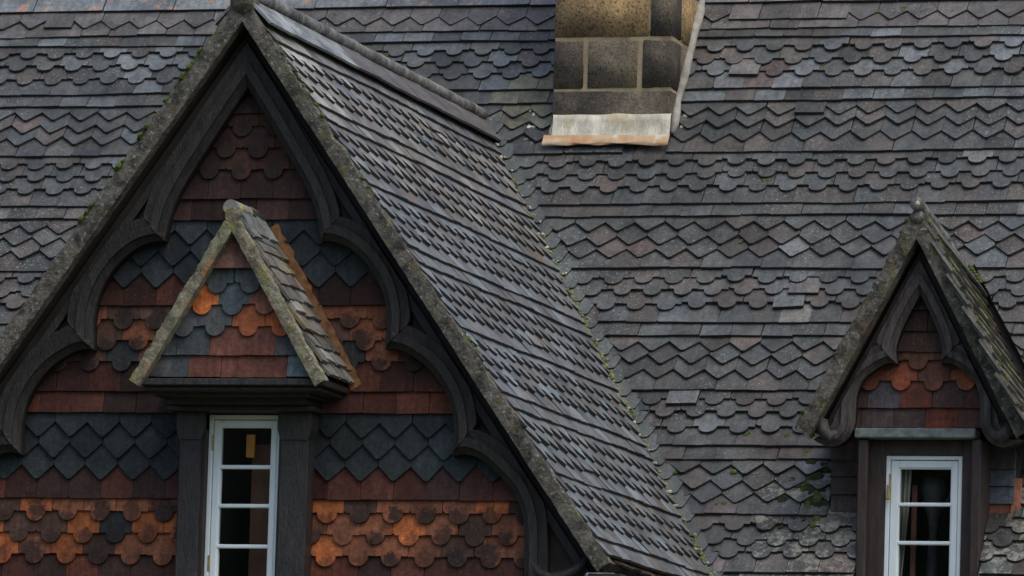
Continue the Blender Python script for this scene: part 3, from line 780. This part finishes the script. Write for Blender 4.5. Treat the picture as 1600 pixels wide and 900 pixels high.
# =================================================================== DORMER
dormer = thing("dormer", "small roof dormer with carved grey bargeboard, mossy verges and a white casement", "dormer")
DT = math.atan((6.085 - 4.975) / .585); DZ, DY = 6.085, 1.95; dC, dS = math.cos(DT), math.sin(DT); DL = (DZ - 4.985) / dS
DROOP = math.tan(math.radians(8.5))
def dpt(side, s_, y, n=0):
    return Vector((DX + side * (s_ * dC + n * dS), y, DZ - s_ * dS + n * dC - (y - DY) * DROOP * max(0, 1 - s_ / DL)))
droof = part("dormer_roof", dormer)
mb = MB()
for side in (1, -1):
    yr_ = 3.55; ye = 2.80
    vs = [dpt(side, s_, y, n) for n in (-.012, -.045) for s_, y in ((0, DY + .01), (DL, DY + .01), (DL, ye), (0, yr_))]
    mb.add(vs, [(0, 1, 2, 3), (7, 6, 5, 4), (0, 4, 5, 1), (1, 5, 6, 2), (2, 6, 7, 3), (3, 7, 4, 0)])
mb.build("roof_boarding", M['soffit'], droof)
upv = (Vector((-dC, 0, dS))).normalized(); uu = Vector((0, 1, -DROOP)).normalized(); upv = (upv - uu * upv.dot(uu)).normalized()
DC_ = Course((DX, DY, DZ), uu, upv, .1, lift=-.012)
for k in range(0, 12):
    d = .17 + k * .0985; u = .02 + (k % 2) * W / 2
    umax = 1.72 - d * .78
    while u < umax:
        col = vary(random.choice([(.10, .10, .088), (.115, .11, .09), (.13, .125, .10), (.095, .10, .095), (.11, .095, .07), (.11, .12, .05)]), .15)
        DC_.tile('r', u, min(d, DL + .02), col, planes=[(-1, 0, -.01), (1, .78, 1.72 + .0)], mat='old', jit=1.5, extra=.002, yaw=-.03 - .008 * k + random.gauss(0, .02))
        u += W
DC_.flush(droof, M)
mb = MB()
for k in range(12):
    a0, a1 = .05 + k * .098, .05 + (k + 1) * .098
    mb.add([dpt(-1, a0, DY + .01, .0), dpt(-1, a0, 3.5 - a0 * .55, .0), dpt(-1, a1, 3.5 - a1 * .55, .02), dpt(-1, a1, DY + .01, .02), dpt(-1, a1, 3.5 - a1 * .55, -.01), dpt(-1, a1, DY + .01, -.01)], [(0, 1, 2, 3), (3, 2, 4, 5), (0, 3, 5)])
mb.build("left_slope_courses", M['gslate_stuff'], droof)
for i, (ya, yb, l0) in enumerate(((DY - .02, 2.62, .0), (2.60, 3.42, -.02))):
    mb = MB(); n_ = 7
    mb.tube([dpt(1, 0, ya + (yb - ya) * j / n_, 0) + Vector((0, 0, .038 + l0 + .004 * math.sin(j * 2))) for j in range(n_ + 1)], [.036, .036, .035, .036, .034, .035, .034, .033], 12, .04)
    mb.build("ridge_tile", M['ridge'], droof, True)
mb = MB(); mb.prism([(DY + .02, 0), (3.35, 0), (3.2, .16), (DY + .02, .15)], lambda a, b_, d: dpt(1, b_, a, d + .02 + .08 * b_), 0, .015); mb.build("ridge_wing", M['mortar'], droof)
for side in (1, -1):
    verge_mesh(lambda s_, y, n: dpt(side, s_, y, n), DL + .03, DY, -.062, .022, .022, .014, .09).build("verge_mortar", M['mortar'], droof)
mb = MB(); mb.tube([(DX, DY - .012, DZ - .03), (DX, DY + .1, DZ - .02)], [.034, .03], 10, .15); mb.build("ridge_mortar", M['mortar'], droof, True)
mb = MB(); mb.tube([(DX + .005, DY - .024, DZ + .040), (DX + .005, DY - .018, DZ + .040)], [.010, .014], 9, .2); mb.build("lichen_spot", M['limewash'], droof, True)
# front of the dormer
dfront = part("dormer_front", dormer)
mb = MB(); mb.prism([(DX - .40, 4.985), (DX + .40, 4.985), (DX + .32, 5.35), (DX, 5.93), (DX - .32, 5.35)], lambda a, b_, d: Vector((a, d, b_)), 2.17, 2.20); mb.build("boarding", M['dark'], dfront)
VC = Course((0, 2.15, 0), (1, 0, 0), (0, 0, 1), .1, lift=-.012)
td = math.tan(DT); vp = [(td, -1, 5.93 + td * DX), (-td, -1, 5.93 - td * DX)]
for r, (z, kd, ph) in enumerate(((4.992, 'r', 2.889), (5.096, 'r', 2.922), (5.192, 'c', 2.843), (5.300, 'c', 2.928), (5.385, 'r', 2.83), (5.49, 'r', 2.89), (5.60, 'r', 2.83))):
    for i in range(-3, 4):
        u = ph + i * .168
        if abs(u - DX) > .42: continue
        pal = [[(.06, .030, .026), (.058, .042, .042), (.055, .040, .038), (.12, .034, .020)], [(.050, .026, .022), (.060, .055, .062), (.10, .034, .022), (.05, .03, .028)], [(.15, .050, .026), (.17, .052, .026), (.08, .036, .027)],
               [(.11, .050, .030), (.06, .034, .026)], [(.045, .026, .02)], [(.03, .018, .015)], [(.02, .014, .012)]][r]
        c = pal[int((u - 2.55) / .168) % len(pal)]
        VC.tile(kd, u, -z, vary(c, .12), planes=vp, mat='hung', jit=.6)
VC.flush(dfront, M)
mb = MB(); mb.box(2.615, 3.245, 2.07, 2.2, 4.938, 4.988, .006); mb.build("lead_sill", M['lead'], dfront)
mb = MB(); mb.box(2.66, 3.235, 2.185, 2.235, 3.5, 4.93); mb.v = []; mb.f = []
mb.box(2.665, 2.757, 2.175, 2.26, 3.9, 4.935, .002); mb.box(3.160, 3.24, 2.175, 2.26, 3.9, 4.935, .002); mb.box(2.757, 3.160, 2.176, 2.26, 4.861, 4.935, .002); mb.build("surround", M['wood_brown'], dfront)
for x0, x1 in ((2.630, 2.680), (3.222, 3.272)):
    mb = MB(); mb.box(x0, x1, 2.10, 2.36, 3.9, 4.935, .006); mb.build("post", M['wood_brown'], dfront)
mb = MB(); mb.box(2.772, 2.785, 2.155, 2.175, 4.635, 4.705, .003); mb.box(2.768, 2.790, 2.150, 2.175, 4.628, 4.643, .003); mb.build("latch", M['brass'], dfront)
window(dormer, 2.759, 3.159, 4.859, 3.9, 2.19, 2.824, 3.102, 4.797, (4.609, 4.412, 4.21), hinges=(4.727,))
room(dormer, 2.77, 3.15, 2.26, 3.0, 3.85, 4.93)
# hung tiles either side of the posts, and the cheek walls behind them
cheek = part("cheek_wall", dormer)
mb = MB(); mb.box(2.44, 2.64, 2.375, 3.0, 4.2, 5.02); mb.build("cheek_boarding", M['dark'], cheek)
mb = MB(); mb.box(3.262, 3.40, 2.375, 3.0, 4.2, 5.02); mb.build("cheek_boarding", M['dark'], cheek)
CC = Course((0, 2.362, 0), (1, 0, 0), (0, 0, 1), .092, lift=-.012, L=.18)
for k in range(5):
    z = 4.575 + k * .0915
    CC.tile('r', 2.535, -z, vary((.055, .048, .048), .15), w=.20, planes=[(-1, 0, -2.435)], mat='hung', jit=.8)
    z = 4.535 + k * .0905
    CC.tile('r', 3.318, -z, [(.17, .065, .045), (.085, .095, .115), (.08, .088, .105), (.065, .062, .062), (.06, .056, .056)][k], w=.165, mat='hung', jit=.8)
CC.tile('r', 3.41, -4.56, (.30, .12, .07), w=.05, mat='hung', jit=1, L=.2)
CC.flush(cheek, M)
# carved bargeboard of the dormer
ds = [[(0, 5.675), (.052, 5.580), (.098, 5.480), (.121, 5.393), (.112, 5.318)],
      [(.112, 5.318), (.158, 5.323), (.220, 5.293), (.288, 5.235), (.322, 5.147), (.326, 5.060), (.334, 4.985), (.372, 4.925), (.43, 4.893), (.50, 4.905), (.545, 4.930)]]
bargeboard(dormer, ds, DZ - .158, td, DX, 2.04, .12, .028, .100, M['wood_grey'], [(.515, DZ - .158 - .515 * td)], [(.54, 4.935)], dp=.05, gap=.035, panel='wood_brown', rk=.9)
for side in (1, -1):
    mb = MB(); c = Vector((DX + side * .455, 2.045, 4.975))
    mb.tube([c + Vector((side * .02, -.022, .055)), c + Vector((side * .03, -.02, .0)), c + Vector((-side * .01, -.016, -.035)), c + Vector((-side * .05, 0, -.01))], [.02, .038, .034, .012], 10, .1)
    mb.build("carved_scroll", M['wood_grey'], dormer, True)

# =================================================================== CHIMNEY
chim = thing("chimney", "ochre and soot-black sandstone chimney with white mortar apron rising from the roof", "chimney")
cx0, cx1, cy0, cy1 = .428, 1.095, 3.97, 4.75
mb = MB(); mb.box(cx0 + .004, cx1 - .004, cy0 + .001, cy1, 6.4, 9.6); mb.build("mortar_core", M['joint'], chim)
def block(x0, x1, y0, y1, z0, z1, mat):
    bm = bmesh.new(); bmesh.ops.create_cube(bm, size=1)
    for v in bm.verts: v.co = Vector(((x0 + x1) / 2 + v.co.x * (x1 - x0), (y0 + y1) / 2 + v.co.y * (y1 - y0), (z0 + z1) / 2 + v.co.z * (z1 - z0)))
    bmesh.ops.bevel(bm, geom=bm.edges[:], offset=.005, segments=2, affect='EDGES')
    for v in bm.verts: v.co += Vector((1, 1, 1)) * .004 * noise.noise(v.co * 9)
    me = bpy.data.meshes.new("block"); bm.to_mesh(me); bm.free(); me.shade_smooth()
    return link("block", me, M[mat], chim)
jt = .010
courses = [(6.60, 7.030, [(cx0, cx1, 'stone_dark')], 'stone_dark'),
           (7.045, 7.312, [(cx0, .598, 'stone_dark'), (.622, .908, 'stone_grey'), (.932, cx1, 'stone_dark')], 'stone_grey'),
           (7.332, 7.60, [(cx0, .965, 'stone_ochre'), (.968, cx1, 'stone_dark')], 'stone_ochre'),
           (7.62, 7.90, [(cx0, .66, 'stone_grey'), (.68, cx1, 'stone_ochre')], 'stone_dark'),
           (7.92, 8.2, [(cx0, .85, 'stone_ochre'), (.87, cx1, 'stone_dark')], 'stone_grey'),
           (8.22, 8.5, [(cx0, .60, 'stone_dark'), (.62, cx1, 'stone_ochre')], 'stone_ochre'),
           (8.52, 8.8, [(cx0, .9, 'stone_grey'), (.92, cx1, 'stone_dark')], 'stone_dark')]
for z0, z1, bl, sm in courses:
    for a, b_, mm in bl: block(a, b_, cy0 - .004, cy0 + .20, z0, z1, mm)
    block(cx1 - .20, cx1 + .004, cy0 + .215, cy1 - .02, z0, z1, sm); block(cx0 - .004, cx0 + .2, cy0 + .215, cy1 - .02, z0, z1, sm)
    mb = MB()
mb = MB(); mb.box(cx0 - .06, cx1 + .06, cy0 - .06, cy1 + .06, 8.8, 8.95, .015); mb.build("capping", M['stone_grey'], chim)
# white apron with stained toe
def sheet(name, prof, x0, x1, mat, n=26, wob=.006):
    mb = MB(); m_ = len(prof)
    for i in range(n + 1):
        x = x0 + (x1 - x0) * i / n
        for j, (y, z) in enumerate(prof):
            e = wob * noise.noise(Vector((x * 7, j * 2.3, z)))
            mb.v.append((x, y + e, z + e * (1.5 if j else .8)))
    mb.f = [(i * m_ + j, (i + 1) * m_ + j, (i + 1) * m_ + j + 1, i * m_ + j + 1) for i in range(n) for j in range(m_ - 1)]
    return mb.build(name, mat, chim, True)
sheet("apron", [(cy0 + .01, 6.905), (cy0 - .020, 6.896), (cy0 - .026, 6.86), (cy0 - .036, 6.80), (cy0 - .05, 6.775)], cx0 + .01, cx1 + .012, M['limewash'], 40, .010)
sheet("apron_toe", [(cy0 - .046, 6.782), (cy0 - .060, 6.764), (cy0 - .080, 6.738), (cy0 - .084, 6.731), (cy0 - .078, 6.722)], cx0 - .032, cx1 + .016, M['apron'], 40, .012)
mb = MB(); P_ = [main_pt(cx1 + .012 - .012 * (k / 16), .74 - k * .078, .035 + .03 * min(1, k / 4)) + Vector((.004 * math.sin(k * 1.7), 0, 0)) for k in range(19)]
mb.tube(P_, [.020 + .005 * math.sin(k * 1.3) + .010 * min(1, k / 8) for k in range(19)], 10, .08); mb.build("side_fillet", M['fillet'], chim, True)
mb = MB(); P_ = [main_pt(cx0 - .008, .76 - k * .05, .035) for k in range(6)]
mb.tube(P_, [.012, .018, .014, .017, .014, .010], 8, .1); mb.build("side_fillet", M['limewash'], chim, True)

# =================================================================== things behind the panes
mb = MB(); mb.box(.018, .062, .035, .055, 4.628, 4.742, .002); o = mb.build("glow_board", M['board']); o['label'] = "short board coloured bright orange to imitate a warm glow behind the top pane of the gable's casement"; o['category'] = "board"  # warm glow in the top pane, put into the board's colour
mb = MB(); mb.box(.030, .20, .10, .115, 3.9, 4.70, .002); o = mb.build("dim_glow_board", M['redwood']); o['label'] = "red-brown board for the dim lower end of the painted warm glow inside the gable's casement"; o['category'] = "dim_glow_board"  # duller board paints the glow fading downwards
mb = MB()
for i in range(25):
    f = i / 24
    for z, wdt in ((4.83, .075), (4.55, .06), (4.2, .03), (3.95, .03)):
        mb.v.append((2.80 + wdt * f, 2.285 + .012 * math.sin(f * 19), z))
mb.f = [(i * 4 + j, (i + 1) * 4 + j, (i + 1) * 4 + j + 1, i * 4 + j + 1) for i in range(24) for j in range(3)]
o = mb.build("curtain", M['curtain'], None, True); o['label'] = "pale curtain hanging inside the left edge of the dormer window"; o['category'] = "curtain"
mb = MB(); mb.box(2.865, 2.892, 2.33, 2.35, 3.95, 4.72, .002, Matrix.Rotation(0, 4, 'Y')); o = mb.build("wooden_pole", M['redwood']); o['label'] = "reddish wooden pole standing beside the curtain inside the dormer window"; o['category'] = "pole"
mb = MB(); mb.tube([(2.965, 2.40, 4.45), (2.965, 2.40, 4.56), (2.965, 2.40, 4.62), (2.965, 2.40, 4.70), (2.965, 2.40, 4.76), (2.965, 2.40, 4.785)], [.02, .03, .055, .075, .06, .02], 12, .08)  # solid dark shape stands in for trees reflected in the glass
mb.tube([(3.0, 2.40, 4.60), (3.05, 2.40, 4.66), (3.09, 2.40, 4.74)], [.012, .015, .01], 8, .1)
mb.tube([(2.965, 2.40, 3.9), (2.965, 2.40, 4.45)], [.05, .02], 10, .05)
o = mb.build("tree_reflection_shape", M['tree_reflection_shape'], None, True); o['label'] = "dark rounded shape on a stem modelled for a tree reflection in the dormer window"; o['category'] = "tree_reflection_shape"

# =================================================================== MOSS
mb = MB()
def cushion(p, r, n=Vector((0, -.8, .6)), flat=.55):
    bm = bmesh.new(); bmesh.ops.create_icosphere(bm, subdivisions=3, radius=1)
    R = n.normalized().to_track_quat('Z', 'Y').to_matrix()
    for v in bm.verts:
        q = v.co.copy(); k = 1 + .30 * noise.noise(q * 2.2 + p * 9) + .16 * noise.noise(q * 7 + p * 5)
        v.co = p + R @ Vector((q.x * r * k, q.y * r * k, q.z * r * k * flat))
    bm.verts.index_update(); mb.add([v.co.copy() for v in bm.verts], [[v.index for v in f.verts] for f in bm.faces]); bm.free()
ms = [(2.260, -.230, .018), (2.111, -.029, .016), (2.628, -.010, .026), (2.201, .434, .013), (1.360, .422, .015), (1.692, 1.108, .020), (1.631, 1.566, .016), (2.196, 2.609, .028), (1.903, 2.962, .016), (2.128, 2.988, .016), (2.150, 3.124, .024),
      (1.563, 3.241, .024), (1.896, 3.238, .024), (1.846, 3.485, .032), (2.006, 3.484, .016), (1.804, 3.738, .028), (-.457, -.359, .012), (-1.037, -.240, .012), (.293, .422, .012), (-.644, .103, .028), (2.107, -.212, .012), (1.878, .209, .012), (2.269, .135, .013), (2.553, .164, .014),
      (2.279, 3.325, .03), (2.36, 3.40, .035), (2.30, 3.46, .026), (2.24, 3.13, .03), (2.25, 3.00, .028), (2.38, 3.55, .034), (1.30, 2.30, .012), (1.42, 3.39, .016), (.2, 1.0, .01)]
for x, s_, r in ms:
    for j in range(3): cushion(main_pt(x + random.gauss(0, r * .5), s_ + random.gauss(0, r * .6), .034), r * random.uniform(.45, .75), flat=.4)
for s_ in [.33, .36, .42, .48, .50, .58, .72, .80, .86, 1.02, 1.24, 1.29, 1.33, 2.35]:     # left verge
    for j in range(3): cushion(gpt(-1, s_ + random.gauss(0, .02), VERGE + random.uniform(-.01, .02), .032), random.uniform(.012, .024), Vector((-.8, -.3, .6)))
for s_ in [.20, .28, .33, .40, .44, .50, .56, .64, .72, 1.10, 1.14, 1.20]:                  # right verge
    for j in range(2): cushion(gpt(1, s_ + random.gauss(0, .015), VERGE + random.uniform(.0, .03), .026), random.uniform(.007, .014), Vector((.8, -.3, .6)))
for s_ in [2.02, 2.06, 2.10, 2.14, 2.18]: cushion(gpt(1, s_, VERGE + .03, .026), random.uniform(.011, .018), Vector((.8, -.3, .6)))
for s_, sd_ in [(.05, -1), (.1, -1), (.14, -1), (.05, 1), (.12, 1), (.2, 1), (.35, 1), (.6, 1), (.66, 1), (.75, 1), (.9, 1), (1.0, 1), (1.15, -1), (1.2, -1), (.8, -1)]:
    for j in range(2): cushion(dpt(sd_, s_ + random.gauss(0, .02), DY + random.uniform(0, .05), .03), random.uniform(.008, .018), Vector((sd_ * .8, -.3, .5)))
for j in range(6): cushion(dpt(1, .02, 3.0 + j * .06, .05), random.uniform(.008, .016))
o = mb.build("moss", M['moss'], None, True); mb = MB()
for j in range(85):
    x = 2.34 + random.gauss(0, .055); s_ = 3.34 + random.gauss(0, .13)
    if x < 2.44: cushion(main_pt(x, s_, .028), random.uniform(.012, .034), flat=.35)
for s_ in [.1, .3, .5, .62, .75, .9, 1.05, 1.2]: cushion(dpt(1, s_, DY + .04, .03), random.uniform(.01, .018), Vector((.8, -.3, .5)))
om = mb.build("dark_moss", M['darkmoss'], None, True); om['kind'] = 'stuff'; om['label'] = "almost black moss filling the corner between the roof tiles and the dormer's left cheek"; om['category'] = "moss"; o = bpy.data.objects['moss']; o['kind'] = 'stuff'; o['label'] = "bright green moss cushions dotted over the roofs and verges"; o['category'] = "moss"

# =================================================================== unseen trees added behind the camera to darken the pane reflections
mb = MB()
for i in range(34):
    x = -75 + i * 4.4 + random.uniform(-1.5, 1.5); y = -58 + random.uniform(-6, 6); h = random.uniform(13, 19)
    mb.tube([(x, y, 0), (x + .3, y, h * .5)], [.35, .2], 7)
    for j in range(9):
        a = random.uniform(0, TAU); rr = random.uniform(0, 2.6); c = Vector((x + rr * math.cos(a), y + rr * math.sin(a), h * random.uniform(.35, .95))); r = random.uniform(1.4, 2.6)
        bm = bmesh.new(); bmesh.ops.create_icosphere(bm, subdivisions=2, radius=r)
        for v in bm.verts: v.co = c + v.co * (1 + .5 * noise.noise(v.co * .9 + c))
        bm.verts.index_update(); mb.add([v.co.copy() for v in bm.verts], [[v.index for v in f.verts] for f in bm.faces]); bm.free()
o = mb.build("reflection_trees", M['foliage']); o['kind'] = 'stuff'; o['label'] = "belt of unseen trees added opposite the house to darken the pane reflections"; o['category'] = "trees"
